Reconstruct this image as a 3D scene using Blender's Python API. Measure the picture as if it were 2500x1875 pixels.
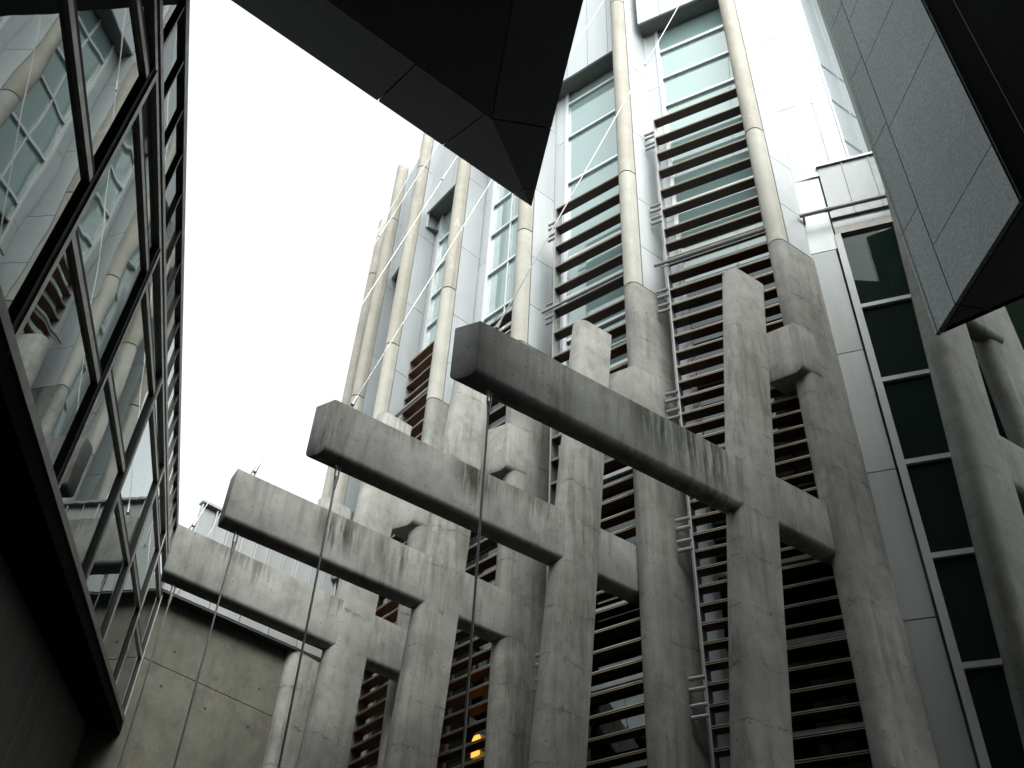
import bpy, bmesh, math, random
from mathutils import Vector, Matrix
random.seed(7)
for o in list(bpy.data.objects):
    bpy.data.objects.remove(o)
scene = bpy.context.scene
COL = scene.collection
R = math.radians

# ------------------------------------------------------------------ scale
# Plan coordinates below are in "units" seen from the photographer's eye;
# one unit is 1.5 m and the eye stands 1.6 m above the paving.
S, Z0 = 1.5, 1.6
ZG = -Z0 / S

# ------------------------------------------------------------------ camera
cam_d = bpy.data.cameras.new('camera')
cam_d.sensor_width = 36.0
cam_d.lens = 35.57
cam_d.clip_start = 0.05
cam_d.clip_end = 3000
cam = bpy.data.objects.new('camera', cam_d)
COL.objects.link(cam)
zx, zy, ff = 155.0, -2660.0, 2470.0          # zenith vanishing point and focal length (px)
up = Vector((zx, zy, ff)).normalized()
fw = (Vector((0, 0, 1)) - up * up.z).normalized()
rt = fw.cross(up)
if rt.x < 0:
    rt = -rt
def c2w(v):
    return Vector((rt.dot(v), fw.dot(v), up.dot(v)))
cx, cy, cz = c2w(Vector((1, 0, 0))), c2w(Vector((0, -1, 0))), c2w(Vector((0, 0, -1)))
cam.matrix_world = Matrix(((cx.x, cy.x, cz.x, 0), (cx.y, cy.y, cz.y, 0), (cx.z, cy.z, cz.z, Z0), (0, 0, 0, 1)))
scene.camera = cam

# ------------------------------------------------------------------ light: bright overcast
SUN_EL, SUN_AZ = 52.0, 158.0                  # azimuth clockwise from +Y
world = bpy.data.worlds.new('World')
scene.world = world
world.use_nodes = True
nt = world.node_tree
nt.nodes.clear()
sky = nt.nodes.new('ShaderNodeTexSky')
sky.sky_type = 'NISHITA'
sky.sun_disc = False
sky.sun_elevation = R(SUN_EL)
sky.sun_rotation = R(SUN_AZ)
sky.air_density = 1.0
sky.dust_density = 4.0
hs = nt.nodes.new('ShaderNodeHueSaturation')
hs.inputs['Saturation'].default_value = 0.12
bg = nt.nodes.new('ShaderNodeBackground')
bg.inputs['Strength'].default_value = 0.15
wo = nt.nodes.new('ShaderNodeOutputWorld')
nt.links.new(sky.outputs[0], hs.inputs['Color'])
tint = nt.nodes.new('ShaderNodeMix')
tint.data_type = 'RGBA'
tint.blend_type = 'MULTIPLY'
tint.inputs[0].default_value = 1.0
tint.inputs[7].default_value = (0.945, 1.0, 0.97, 1)
nt.links.new(hs.outputs[0], tint.inputs[6])
nt.links.new(tint.outputs[2], bg.inputs['Color'])
nt.links.new(bg.outputs[0], wo.inputs['Surface'])
sun_d = bpy.data.lights.new('sun', 'SUN')
sun_d.energy = 0.6
sun_d.angle = R(45)
sun_d.color = (1.0, 0.97, 0.93)
sun = bpy.data.objects.new('sun', sun_d)
COL.objects.link(sun)
sv = Vector((math.sin(R(SUN_AZ)) * math.cos(R(SUN_EL)), math.cos(R(SUN_AZ)) * math.cos(R(SUN_EL)), math.sin(R(SUN_EL))))
sun.rotation_euler = sv.to_track_quat('Z', 'Y').to_euler()
sun.location = (0, -20, 40)
scene.view_settings.view_transform = 'Standard'
scene.view_settings.look = 'None'
scene.view_settings.exposure = 1.85
scene.view_settings.gamma = 1.0
scene.view_settings.use_curve_mapping = False
scene.cycles.max_bounces = 8
scene.cycles.transparent_max_bounces = 12
scene.cycles.caustics_reflective = False
scene.cycles.caustics_refractive = False

# ------------------------------------------------------------------ materials
class NB:
    def __init__(self, name):
        self.m = bpy.data.materials.new(name)
        self.m.use_nodes = True
        self.t = self.m.node_tree
        self.t.nodes.clear()
        self.out = self.t.nodes.new('ShaderNodeOutputMaterial')
        g = self.t.nodes.new('ShaderNodeNewGeometry')
        self.pos = g.outputs['Position']
        self.oi = self.t.nodes.new('ShaderNodeObjectInfo').outputs['Random']
    def n(self, typ, **kw):
        nd = self.t.nodes.new(typ)
        for k, v in kw.items():
            setattr(nd, k, v)
        return nd
    def set(self, sock, v):
        if hasattr(v, 'is_output') or isinstance(v, bpy.types.NodeSocket):
            self.t.links.new(v, sock)
        else:
            sock.default_value = v
    def mapped(self, scale, rot=(0, 0, 0), loc=(0, 0, 0), vec=None):
        m = self.n('ShaderNodeMapping')
        self.t.links.new(vec or self.pos, m.inputs['Vector'])
        m.inputs['Scale'].default_value = scale
        m.inputs['Rotation'].default_value = rot
        m.inputs['Location'].default_value = loc
        return m.outputs[0]
    def noise(self, scale, detail=4, rough=0.55, vec=None, dist=0.0):
        t = self.n('ShaderNodeTexNoise')
        self.t.links.new(vec or self.pos, t.inputs['Vector'])
        t.inputs['Scale'].default_value = scale
        t.inputs['Detail'].default_value = detail
        t.inputs['Roughness'].default_value = rough
        t.inputs['Distortion'].default_value = dist
        return t.outputs['Fac']
    def voro(self, scale, vec=None, out='Distance'):
        t = self.n('ShaderNodeTexVoronoi')
        self.t.links.new(vec or self.pos, t.inputs['Vector'])
        t.inputs['Scale'].default_value = scale
        return t.outputs[out]
    def ramp(self, fac, a, b):
        r = self.n('ShaderNodeMapRange')
        r.clamp = True
        self.set(r.inputs['Value'], fac)
        r.inputs['From Min'].default_value = a
        r.inputs['From Max'].default_value = b
        return r.outputs['Result']
    def math(self, op, a, b=0.0, c=None):
        m = self.n('ShaderNodeMath', operation=op)
        self.set(m.inputs[0], a)
        self.set(m.inputs[1], b)
        if c is not None:
            self.set(m.inputs[2], c)
        return m.outputs[0]
    def mix(self, fac, a, b, blend='MIX'):
        m = self.n('ShaderNodeMix', data_type='RGBA', blend_type=blend)
        self.set(m.inputs[0], fac)
        for s, v in ((m.inputs[6], a), (m.inputs[7], b)):
            if isinstance(v, tuple) and len(v) == 3:
                v = (*v, 1)
            self.set(s, v)
        return m.outputs[2]
    def bump(self, h, strength, dist):
        b = self.n('ShaderNodeBump')
        self.set(b.inputs['Height'], h)
        b.inputs['Strength'].default_value = strength
        b.inputs['Distance'].default_value = dist
        return b.outputs[0]
    def principled(self, col, rough=0.6, metal=0.0, normal=None, spec=None, ior=None):
        p = self.n('ShaderNodeBsdfPrincipled')
        if isinstance(col, tuple) and len(col) == 3:
            col = (*col, 1)
        self.set(p.inputs['Base Color'], col)
        self.set(p.inputs['Roughness'], rough)
        self.set(p.inputs['Metallic'], metal)
        if normal is not None:
            self.set(p.inputs['Normal'], normal)
        if spec is not None:
            p.inputs['Specular IOR Level'].default_value = spec
        if ior:
            p.inputs['IOR'].default_value = ior
        self.t.links.new(p.outputs[0], self.out.inputs['Surface'])
        return p

def mat_concrete(name, dark, light, stain=0.5, moss=0.5, crack=0.0, board=0.0, spots=None, drip=None):
    b = NB(name)
    big = b.ramp(b.noise(0.9, 7, 0.62), 0.33, 0.68)
    col = b.mix(big, dark, light)
    mid = b.ramp(b.noise(5.0, 6, 0.65), 0.3, 0.72)
    col = b.mix(b.math('MULTIPLY', mid, 0.5), col, tuple(0.58 * c for c in dark))
    warm = b.ramp(b.noise(1.7, 4, 0.5, vec=b.mapped((1, 1, 1), loc=(9, 3, 5))), 0.55, 0.8)
    col = b.mix(b.math('MULTIPLY', warm, 0.22), col, (0.26, 0.225, 0.185))
    blot = b.ramp(b.noise(2.6, 8, 0.72, vec=b.mapped((1, 1, 0.75), loc=(5, 9, 2))), 0.52, 0.66)
    col = b.mix(b.math('MULTIPLY', blot, 0.42), col, tuple(0.42 * c for c in dark))
    pale = b.ramp(b.noise(1.9, 6, 0.7, vec=b.mapped((1, 1, 0.6), loc=(2, 7, 7))), 0.58, 0.72)
    col = b.mix(b.math('MULTIPLY', pale, 0.3), col, tuple(min(1, 1.25 * c) for c in light))
    # rain streaks: stretched along z
    st = b.noise(1.0, 5, 0.7, vec=b.mapped((7, 7, 0.45)))
    gate = b.ramp(b.noise(0.8, 3, 0.5, vec=b.mapped((1, 1, 1), loc=(3, 8, 1))), 0.40, 0.58)
    stm = b.math('MULTIPLY', b.ramp(st, 0.47, 0.66), gate)
    col = b.mix(b.math('MULTIPLY', stm, stain), col, (0.075, 0.07, 0.06))
    ms = b.noise(1.0, 6, 0.75, vec=b.mapped((9, 9, 0.9), loc=(4, 4, 4)))
    mg = b.ramp(b.noise(0.55, 3, 0.5, vec=b.mapped((1, 1, 0.6), loc=(7, 1, 12))), 0.47, 0.62)
    mm = b.math('MULTIPLY', b.ramp(ms, 0.48, 0.62), mg)
    col = b.mix(b.math('MULTIPLY', mm, moss), col, (0.045, 0.05, 0.022))
    if drip:                                   # grime running down from the weathered top edge
        sz = b.n('ShaderNodeSeparateXYZ')
        b.t.links.new(b.pos, sz.inputs[0])
        dn = b.noise(1.0, 6, 0.75, vec=b.mapped((11, 11, 0.8), loc=(1, 6, 2)))
        reach = b.math('ADD', b.math('DIVIDE', b.math('SUBTRACT', drip, sz.outputs[2]), 0.85), 0.34)
        dm = b.ramp(b.math('SUBTRACT', dn, b.math('MULTIPLY', reach, 0.62)), 0.12, 0.3)
        dg = b.ramp(b.noise(1.1, 4, 0.6, vec=b.mapped((1, 1, 0.3), loc=(8, 2, 2))), 0.42, 0.62)
        col = b.mix(b.math('MULTIPLY', b.math('MULTIPLY', dm, dg), 0.75), col, (0.075, 0.072, 0.056))
    for (px, py, pz, rad) in (spots or []):    # algae patches below leaking joints
        vd = b.n('ShaderNodeVectorMath', operation='DISTANCE')
        b.t.links.new(b.pos, vd.inputs[0])
        vd.inputs[1].default_value = (px, py, pz)
        near_ = b.ramp(vd.outputs['Value'], rad, rad * 0.25)
        sn = b.noise(1.0, 6, 0.72, vec=b.mapped((7, 7, 0.5), loc=(px, py, 3)))
        sm = b.math('MULTIPLY', b.ramp(sn, 0.42, 0.54), near_)
        col = b.mix(b.math('MULTIPLY', sm, 0.97), col, (0.018, 0.025, 0.007))
    # blow holes
    v = b.voro(16.0)
    vr = b.voro(16.0, out='Color')
    sep = b.n('ShaderNodeSeparateColor')
    b.t.links.new(vr, sep.inputs[0])
    pit = b.math('MULTIPLY', b.math('LESS_THAN', v, 0.16), b.math('GREATER_THAN', sep.outputs[0], 0.86))
    col = b.mix(b.math('MULTIPLY', pit, 0.75), col, (0.05, 0.047, 0.042))
    fine = b.noise(45, 4, 0.6)
    col = b.mix(b.math('MULTIPLY', b.ramp(fine, 0.35, 0.7), 0.18), col, tuple(0.5 * c for c in dark))
    h = b.math('ADD', b.math('MULTIPLY', fine, 0.35), b.math('MULTIPLY', mid, 0.5))
    h = b.math('SUBTRACT', h, pit)
    if crack:
        sx = b.n('ShaderNodeSeparateXYZ')
        b.t.links.new(b.pos, sx.inputs[0])
        wob = b.noise(2.2, 5, 0.7)
        zz = b.math('ADD', sx.outputs[2], b.math('MULTIPLY', wob, 0.42))
        zz = b.math('DIVIDE', zz, 0.62)
        fr = b.math('ABSOLUTE', b.math('SUBTRACT', b.math('FRACT', zz), 0.5))
        thin = b.ramp(b.noise(3.3, 4, 0.6, vec=b.mapped((1, 1, 1), loc=(2, 2, 9))), 0.46, 0.72)
        ln = b.math('LESS_THAN', fr, b.math('MULTIPLY', thin, 0.028))
        halo = b.math('MULTIPLY', b.ramp(fr, 0.13, 0.0), thin)
        col = b.mix(b.math('MULTIPLY', halo, 0.45 * crack), col, (0.09, 0.082, 0.068))
        col = b.mix(b.math('MULTIPLY', ln, 0.85 * crack), col, (0.03, 0.028, 0.022))
        h = b.math('SUBTRACT', h, ln)
    if board:
        bd = b.noise(1.0, 3, 0.5, vec=b.mapped((14, 14, 0.3), loc=(1, 1, 1)))
        col = b.mix(b.math('MULTIPLY', b.ramp(bd, 0.4, 0.65), board), col, tuple(0.45 * c for c in dark))
    b.principled(col, 0.82, 0, b.bump(h, 0.5, 0.006), spec=0.3)
    return b.m

def mat_metal(name, base, rough=0.36, metal=0.45, dirt=0.25):
    b = NB(name)
    st = b.noise(1.0, 5, 0.65, vec=b.mapped((5, 5, 0.35)))
    big = b.noise(0.7, 4, 0.5)
    col = b.mix(b.math('MULTIPLY', b.ramp(st, 0.45, 0.75), dirt), base, tuple(0.62 * c for c in base))
    col = b.mix(b.math('MULTIPLY', b.ramp(big, 0.35, 0.7), 0.14), col, (0.62, 0.6, 0.55))
    jit = b.math('MULTIPLY_ADD', b.oi, 0.12, 0.9)
    hsn = b.n('ShaderNodeHueSaturation')
    b.set(hsn.inputs['Value'], jit)
    b.set(hsn.inputs['Color'], col)
    rg = b.math('MULTIPLY_ADD', b.ramp(b.noise(9, 3), 0.3, 0.7), 0.12, rough - 0.05)
    b.principled(hsn.outputs[0], rg, metal, b.bump(b.noise(1.3, 2), 0.25, 0.012))
    return b.m

def mat_simple(name, col, rough=0.6, metal=0.0, var=0.25, scale=6.0, spec=None):
    b = NB(name)
    f = b.ramp(b.noise(scale, 5, 0.6), 0.3, 0.7)
    c = b.mix(b.math('MULTIPLY', f, var), col, tuple(0.45 * x for x in col))
    b.principled(c, rough, metal, b.bump(b.noise(scale * 6, 3), 0.15, 0.003), spec=spec)
    return b.m

def mat_glass(name, tint, ior=1.75, wav=0.02, wscale=0.8, dark=None, diffuse_mix=0.0, fcol=(0.54, 0.76, 0.74)):
    b = NB(name)
    off = b.n('ShaderNodeVectorMath', operation='ADD')
    cmb = b.n('ShaderNodeCombineXYZ')
    b.set(cmb.inputs[0], b.math('MULTIPLY', b.oi, 40.0))
    b.set(cmb.inputs[1], b.math('MULTIPLY', b.oi, 23.0))
    b.t.links.new(b.pos, off.inputs[0])
    b.t.links.new(cmb.outputs[0], off.inputs[1])
    nrm = b.bump(b.noise(wscale, 2, 0.4, vec=off.outputs[0]), 1.0, wav)
    fr = b.n('ShaderNodeFresnel')
    fr.inputs['IOR'].default_value = ior
    b.t.links.new(nrm, fr.inputs['Normal'])
    gl = b.n('ShaderNodeBsdfGlossy')
    gl.inputs['Roughness'].default_value = 0.015
    gl.inputs['Color'].default_value = (0.92, 0.97, 0.96, 1)
    b.t.links.new(nrm, gl.inputs['Normal'])
    if dark:
        un = b.n('ShaderNodeBsdfDiffuse')
        un.inputs['Color'].default_value = (*dark, 1)
    else:
        un = b.n('ShaderNodeBsdfTransparent')
        un.inputs['Color'].default_value = (*tint, 1)
    if diffuse_mix:
        df = b.n('ShaderNodeBsdfDiffuse')
        df.inputs['Color'].default_value = (*fcol, 1)
        m2 = b.n('ShaderNodeMixShader')
        m2.inputs[0].default_value = diffuse_mix
        b.t.links.new(un.outputs[0], m2.inputs[1])
        b.t.links.new(df.outputs[0], m2.inputs[2])
        un = m2
    mx = b.n('ShaderNodeMixShader')
    b.t.links.new(fr.outputs[0], mx.inputs[0])
    b.t.links.new(un.outputs[0], mx.inputs[1])
    b.t.links.new(gl.outputs[0], mx.inputs[2])
    b.t.links.new(mx.outputs[0], b.out.inputs['Surface'])
    return b.m

def mat_granite(name, a, c, scale=55):
    b = NB(name)
    f = b.ramp(b.noise(scale, 3, 0.7), 0.4, 0.62)
    col = b.mix(f, a, c)
    w = b.ramp(b.noise(scale * 2.2, 2, 0.6, vec=b.mapped((1, 1, 1), loc=(5, 5, 5))), 0.6, 0.72)
    col = b.mix(b.math('MULTIPLY', w, 0.6), col, tuple(min(1, 1.6 * x) for x in c))
    big = b.ramp(b.noise(0.9, 5, 0.6), 0.35, 0.7)
    col = b.mix(b.math('MULTIPLY', big, 0.3), col, tuple(0.6 * x for x in a))
    hsn = b.n('ShaderNodeHueSaturation')
    b.set(hsn.inputs['Value'], b.math('MULTIPLY_ADD', b.oi, 0.16, 0.92))
    b.set(hsn.inputs['Color'], col)
    b.principled(hsn.outputs[0], 0.55, 0, b.bump(f, 0.2, 0.002))
    return b.m

def mat_wood(name, a, c):
    b = NB(name)
    g = b.noise(1.0, 5, 0.65, vec=b.mapped((1.2, 1.2, 40)))
    col = b.mix(b.ramp(g, 0.3, 0.7), a, c)
    hsn = b.n('ShaderNodeHueSaturation')
    b.set(hsn.inputs['Value'], b.math('MULTIPLY_ADD', b.oi, 0.5, 0.75))
    b.set(hsn.inputs['Color'], col)
    b.principled(hsn.outputs[0], 0.5, 0, b.bump(g, 0.2, 0.003))
    return b.m

def mat_stone(name, a, c, pale):
    b = NB(name)
    col = b.mix(b.ramp(b.noise(1.4, 6, 0.65), 0.35, 0.65), a, c)
    p = b.ramp(b.noise(3.5, 6, 0.75, vec=b.mapped((1, 1, 0.5))), 0.55, 0.68)
    col = b.mix(b.math('MULTIPLY', p, 0.65), col, pale)
    st = b.ramp(b.noise(1.0, 5, 0.7, vec=b.mapped((8, 8, 0.3))), 0.55, 0.75)
    col = b.mix(b.math('MULTIPLY', st, 0.4), col, tuple(0.4 * x for x in a))
    b.principled(col, 0.75, 0, b.bump(b.noise(40, 3), 0.3, 0.003), spec=0.3)
    return b.m

M = {}
M['concrete'] = mat_concrete('concrete', (0.28, 0.276, 0.256), (0.44, 0.434, 0.408), 0.5, 0.5)
M['beam'] = mat_concrete('beam_concrete', (0.29, 0.288, 0.27), (0.45, 0.445, 0.425), 0.5, 0.45, drip=4.85 * S + Z0,
    spots=[((-0.23 + 0.8425 * 1.95) * S, (4.63 + 0.5388 * 1.95) * S, 4.74 * S + Z0, 0.85), ((-0.23 + 0.8425 * 1.5) * S, (4.63 + 0.5388 * 1.5) * S, 4.76 * S + Z0, 0.5),
           ((-1.27 + 0.825 * 1.25) * S, (5.5 + 0.565 * 1.25) * S, 4.75 * S + Z0, 0.42), ((-2.12 + 0.808 * 0.95) * S, (6.39 + 0.589 * 0.95) * S, 4.7 * S + Z0, 0.42),
           ((-2.12 + 0.808 * 1.5) * S, (6.39 + 0.589 * 1.5) * S, 4.7 * S + Z0, 0.35)])
M['post'] = mat_concrete('post_concrete', (0.25, 0.247, 0.228), (0.40, 0.394, 0.367), 0.5, 0.5, crack=0.55)
M['shaded_moss_post'] = mat_concrete('shaded_mossy_concrete', (0.115, 0.12, 0.105), (0.20, 0.203, 0.182), 0.7, 1.0, crack=0.5)  # mossy concrete, base darkened to paint in shade at the right edge
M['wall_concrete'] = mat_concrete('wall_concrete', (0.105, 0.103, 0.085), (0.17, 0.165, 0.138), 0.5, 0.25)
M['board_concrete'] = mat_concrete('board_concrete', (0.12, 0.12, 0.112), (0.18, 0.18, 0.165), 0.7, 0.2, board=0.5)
M['panel'] = mat_metal('white_metal_panel', (0.445, 0.465, 0.485), 0.42, 0.2)
M['panel_blue'] = mat_simple('pale_blue_panel', (0.58, 0.64, 0.69), 0.3, 0.0, 0.12, 0.8)
M['frame'] = mat_metal('window_frame_metal', (0.70, 0.71, 0.72), 0.4, 0.5, 0.2)
M['grey_metal'] = mat_metal('grey_metal', (0.33, 0.33, 0.33), 0.45, 0.6, 0.3)
M['bronze'] = mat_metal('bronze_frame', (0.115, 0.105, 0.10), 0.4, 0.5, 0.3)
M['pale_frame'] = mat_metal('dull_frame', (0.40, 0.39, 0.37), 0.42, 0.55, 0.35)
M['black'] = mat_simple('black_gasket', (0.012, 0.012, 0.012), 0.7)
M['steel'] = mat_metal('stainless_steel', (0.33, 0.33, 0.325), 0.4, 0.8, 0.15)
M['rod'] = mat_metal('dull_steel', (0.20, 0.20, 0.195), 0.45, 0.6, 0.2)
M['zinc'] = mat_metal('zinc_cladding', (0.30, 0.315, 0.32), 0.45, 0.15, 0.25)
M['shaded_panel'] = mat_metal('shaded_panel', (0.27, 0.285, 0.285), 0.5, 0.2, 0.45)  # white panel metal darkened to paint in shade, with heavier dirt streaks
M['dull_frame_white'] = mat_metal('dull_white_frame', (0.36, 0.37, 0.37), 0.5, 0.2, 0.3)
M['soffit'] = mat_simple('soffit_board', (0.17, 0.18, 0.165), 0.6)
M['wood'] = mat_wood('louver_timber', (0.034, 0.020, 0.014), (0.066, 0.036, 0.023))
M['lit_red_wood'] = mat_wood('lit_reddish_timber', (0.12, 0.055, 0.032), (0.20, 0.09, 0.05))  # reddish timber, lightened to paint in sky light on the far slats
M['edge'] = mat_metal('louver_edge_metal', (0.52, 0.49, 0.44), 0.35, 0.8, 0.2)
M['edge_tan'] = mat_metal('louver_edge_bronze', (0.36, 0.26, 0.16), 0.4, 0.6, 0.3)
M['stone'] = mat_stone('beige_stone', (0.29, 0.268, 0.228), (0.355, 0.332, 0.29), (0.45, 0.44, 0.415))
M['stone_grey'] = mat_stone('grey_beige_stone', (0.33, 0.315, 0.28), (0.40, 0.385, 0.345), (0.47, 0.455, 0.42))
M['glass'] = mat_glass('window_glass', (0.42, 0.58, 0.53), 2.3, 0.004, 0.7, diffuse_mix=0.42)  # teal diffuse share painted in for sky reflection on the upper panes
M['clear_glass'] = mat_glass('clear_glass', (0.10, 0.14, 0.115), 1.6, 0.004, 0.7)
M['dark_glass'] = mat_glass('dark_window_glass', (0.07, 0.10, 0.08), 1.3, 0.004, 0.7, diffuse_mix=0.3, fcol=(0.035, 0.062, 0.048))
M['mirror'] = mat_glass('reflective_glass', None, 1.9, 0.0045, 0.75, dark=(0.012, 0.016, 0.015))
M['granite'] = mat_granite('grey_granite', (0.07, 0.09, 0.09), (0.185, 0.21, 0.21), 34)
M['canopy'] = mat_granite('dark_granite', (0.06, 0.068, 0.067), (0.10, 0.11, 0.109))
M['interior'] = mat_simple('interior_plaster', (0.16, 0.18, 0.16), 0.8, 0, 0.3, 1.0)
M['near_black'] = mat_simple('near_black', (0.006, 0.006, 0.006), 0.9, 0, 0.2, 1.0, 0.02)
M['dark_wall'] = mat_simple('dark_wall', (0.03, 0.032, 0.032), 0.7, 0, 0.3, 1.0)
M['paving'] = mat_simple('paving_stone', (0.055, 0.053, 0.05), 0.85, 0, 0.4, 2.0)
reflection_glow = NB('glow_emission')  # orange glow put in for a reflection in the viewer's window
em = reflection_glow.n('ShaderNodeEmission')
em.inputs['Color'].default_value = (1.0, 0.36, 0.06, 1)
em.inputs['Strength'].default_value = 0.55
reflection_glow.t.links.new(em.outputs[0], reflection_glow.out.inputs['Surface'])
M['reflection_glow'] = reflection_glow.m

# ------------------------------------------------------------------ helpers
ORIGIN = {}
def thing(name, label, cat, loc_u, group=None):
    o = bpy.data.objects.new(name, None)
    o.empty_display_size = 0.3
    COL.objects.link(o)
    w = Vector((loc_u[0] * S, loc_u[1] * S, (loc_u[2] if len(loc_u) > 2 else ZG) * S + Z0))
    o.location = w
    ORIGIN[o.name] = w
    o['label'] = label
    o['category'] = cat
    if group:
        o['group'] = group
    return o

def tag(o, label=None, cat=None, group=None, kind=None):
    for k, v in (('label', label), ('category', cat), ('group', group), ('kind', kind)):
        if v:
            o[k] = v
    return o

def link(name, me, world_loc, parent, rotz=0.0):
    o = bpy.data.objects.new(name, me)
    COL.objects.link(o)
    base = ORIGIN[parent.name] if parent else Vector((0, 0, 0))
    if parent:
        o.parent = parent
    o.location = world_loc - base
    o.rotation_euler = (0, 0, rotz)
    ORIGIN[o.name] = Vector(world_loc)
    return o

def mk(name, verts, faces, mat, parent=None, smooth=False, bevel=0.0, mats=None):
    """verts in plan units -> one mesh object whose origin is its own bottom centre"""
    W = [Vector((v[0] * S, v[1] * S, v[2] * S + Z0)) for v in verts]
    c = sum(W, Vector()) / len(W)
    c.z = min(v.z for v in W)
    me = bpy.data.meshes.new(name)
    me.from_pydata([v - c for v in W], [], faces)
    bm = bmesh.new()
    bm.from_mesh(me)
    bmesh.ops.recalc_face_normals(bm, faces=bm.faces)
    if bevel:
        es = [e for e in bm.edges if len(e.link_faces) == 2 and e.calc_face_angle() > 0.7]
        bmesh.ops.bevel(bm, geom=es, offset=bevel, segments=2, profile=0.5, affect='EDGES')
    bm.to_mesh(me)
    bm.free()
    if smooth:
        me.polygons.foreach_set('use_smooth', [True] * len(me.polygons))
        me.set_sharp_from_angle(angle=R(32))
    for m in (mats or [mat]):
        me.materials.append(M[m])
    return link(name, me, c, parent)

def prism(name, poly, h0, h1, mat, parent=None, lean=(0, 0), smooth=False, bevel=0.0):
    n = len(poly)
    v = [(x + lean[0] * h0, y + lean[1] * h0, h0) for x, y in poly] + [(x + lean[0] * h1, y + lean[1] * h1, h1) for x, y in poly]
    f = [tuple(range(n))[::-1], tuple(range(n, 2 * n))] + [(i, (i + 1) % n, n + (i + 1) % n, n + i) for i in range(n)]
    return mk(name, v, f, mat, parent, smooth, bevel)

def yawv(y):
    return Vector((math.sin(R(y)), math.cos(R(y))))

class Frame:
    """vertical reference plane: origin, d along, n to the right of d (in plan)"""
    def __init__(self, o, yaw):
        self.o = Vector(o[:2])
        self.d = yawv(yaw)
        self.n = Vector((self.d.y, -self.d.x))
        self.yaw = yaw
    def p(self, s, off=0.0):
        return self.o + self.d * s + self.n * off
    def box(self, name, s0, s1, o0, o1, h0, h1, mat, parent, bevel=0.0):
        poly = [self.p(s0, o0), self.p(s1, o0), self.p(s1, o1), self.p(s0, o1)]
        return prism(name, [(q.x, q.y) for q in poly], h0, h1, mat, parent, bevel=bevel)
    def slab(self, name, poly, o0, o1, mat, parent, smooth=False, bevel=0.0):
        """polygon in (s,H) extruded across the plane from o0 to o1"""
        n = len(poly)
        v = []
        for o in (o0, o1):
            for s, h in poly:
                q = self.p(s, o)
                v.append((q.x, q.y, h))
        f = [tuple(range(n)), tuple(range(n, 2 * n))[::-1]] + [(i, (i + 1) % n, n + (i + 1) % n, n + i) for i in range(n)]
        return mk(name, v, f, mat, parent, smooth, bevel)

def blade(fr, s0, L, r, off_r, n=10):
    """plan outline with a round nose at s0 pointing along -d; right flank at off_r"""
    pts = []
    c = off_r - r
    for i in range(n + 1):
        a = math.pi * i / n
        pts.append(fr.p(s0 + r - r * math.sin(a), c + r * math.cos(a)))
    pts.append(fr.p(s0 + L, off_r - 2 * r))
    pts.append(fr.p(s0 + L, off_r))
    return [(q.x, q.y) for q in pts]

def ubeam(name, fr, s0, s1, skew, w, off_r, h_top, h_side, h_bot, mat, parent, n=7, e=0.06):
    """beam with flat top and rounded underside, its free end cut on the skew"""
    rad = min(e, w * 0.49)
    prof = [(off_r, h_top), (off_r, h_bot + rad)]
    for i in range(1, n + 1):
        t_ = math.pi / 2 * i / n
        prof.append((off_r - rad + rad * math.cos(t_), h_bot + rad - rad * math.sin(t_)))
    for i in range(n + 1):
        t_ = math.pi / 2 * i / n
        prof.append((off_r - w + rad - rad * math.sin(t_), h_bot + rad - rad * math.cos(t_)))
    prof += [(off_r - w, h_top)]
    m = len(prof)
    v = []
    for s, k in ((s0, skew), (s1, 0)):
        for o, h in prof:
            q = fr.p(s + k * (o - off_r) / w, o)
            v.append((q.x, q.y, h))
    f = [tuple(range(m)), tuple(range(m, 2 * m))[::-1]] + [(i, (i + 1) % m, m + (i + 1) % m, m + i) for i in range(m)]
    return mk(name, v, f, mat, parent, smooth=True, bevel=0.012)

def tube(name, a, b, r, mat, parent=None, n=8, taper=1.0):
    a, b = Vector(a), Vector(b)
    d = (b - a).normalized()
    u = d.orthogonal().normalized()
    w = d.cross(u)
    v = []
    for p, rr in ((a, r), (b, r * taper)):
        for i in range(n):
            t = 2 * math.pi * i / n
            v.append(tuple(p + (u * math.cos(t) + w * math.sin(t)) * rr))
    f = [tuple(range(n))[::-1], tuple(range(n, 2 * n))] + [(i, (i + 1) % n, n + (i + 1) % n, n + i) for i in range(n)]
    return mk(name, v, f, mat, parent, smooth=True)

# ------------------------------------------------------------------ ground
g = mk('courtyard_ground', [(-400, -400, ZG), (400, -400, ZG), (400, 400, ZG), (-400, 400, ZG)], [(0, 1, 2, 3)], 'paving')
tag(g, kind='structure')

# ------------------------------------------------------------------ tower layout
HB = 4.85
FR = {                       # concrete frames: tip of the beam in plan, beam heading
    0: dict(o=(1.10, 4.20), yaw=59.2),
    1: dict(o=(-0.23, 4.63), yaw=57.4, P=2.316, K=3.32, lean=0.12, skew=0.10),
    2: dict(o=(-1.27, 5.50), yaw=55.6, P=2.105, K=3.00, lean=0.083, skew=0.07),
    3: dict(o=(-2.12, 6.39), yaw=53.9, P=1.83, K=2.67, lean=0.06, skew=-0.02),
    4: dict(o=(-2.76, 7.21), yaw=50.1, P=1.68, K=2.40, lean=0.045, skew=-0.07),
}
for k in FR:
    FR[k]['fr'] = Frame(FR[k]['o'], FR[k]['yaw'])
KC = {0: (3.96, 5.87), 1: (2.60, 6.45), 2: (1.222, 7.13), 3: (0.047, 8.09), 4: (-0.926, 9.14), 5: (-1.737, 10.26), 6: (-2.31, 11.41), 7: (-2.73, 12.73)}
KY = {0: 59.2, 1: 57.4, 2: 55.6, 3: 53.9, 4: 50.1, 5: 47.0, 6: 44.0, 7: 41.0}
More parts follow.
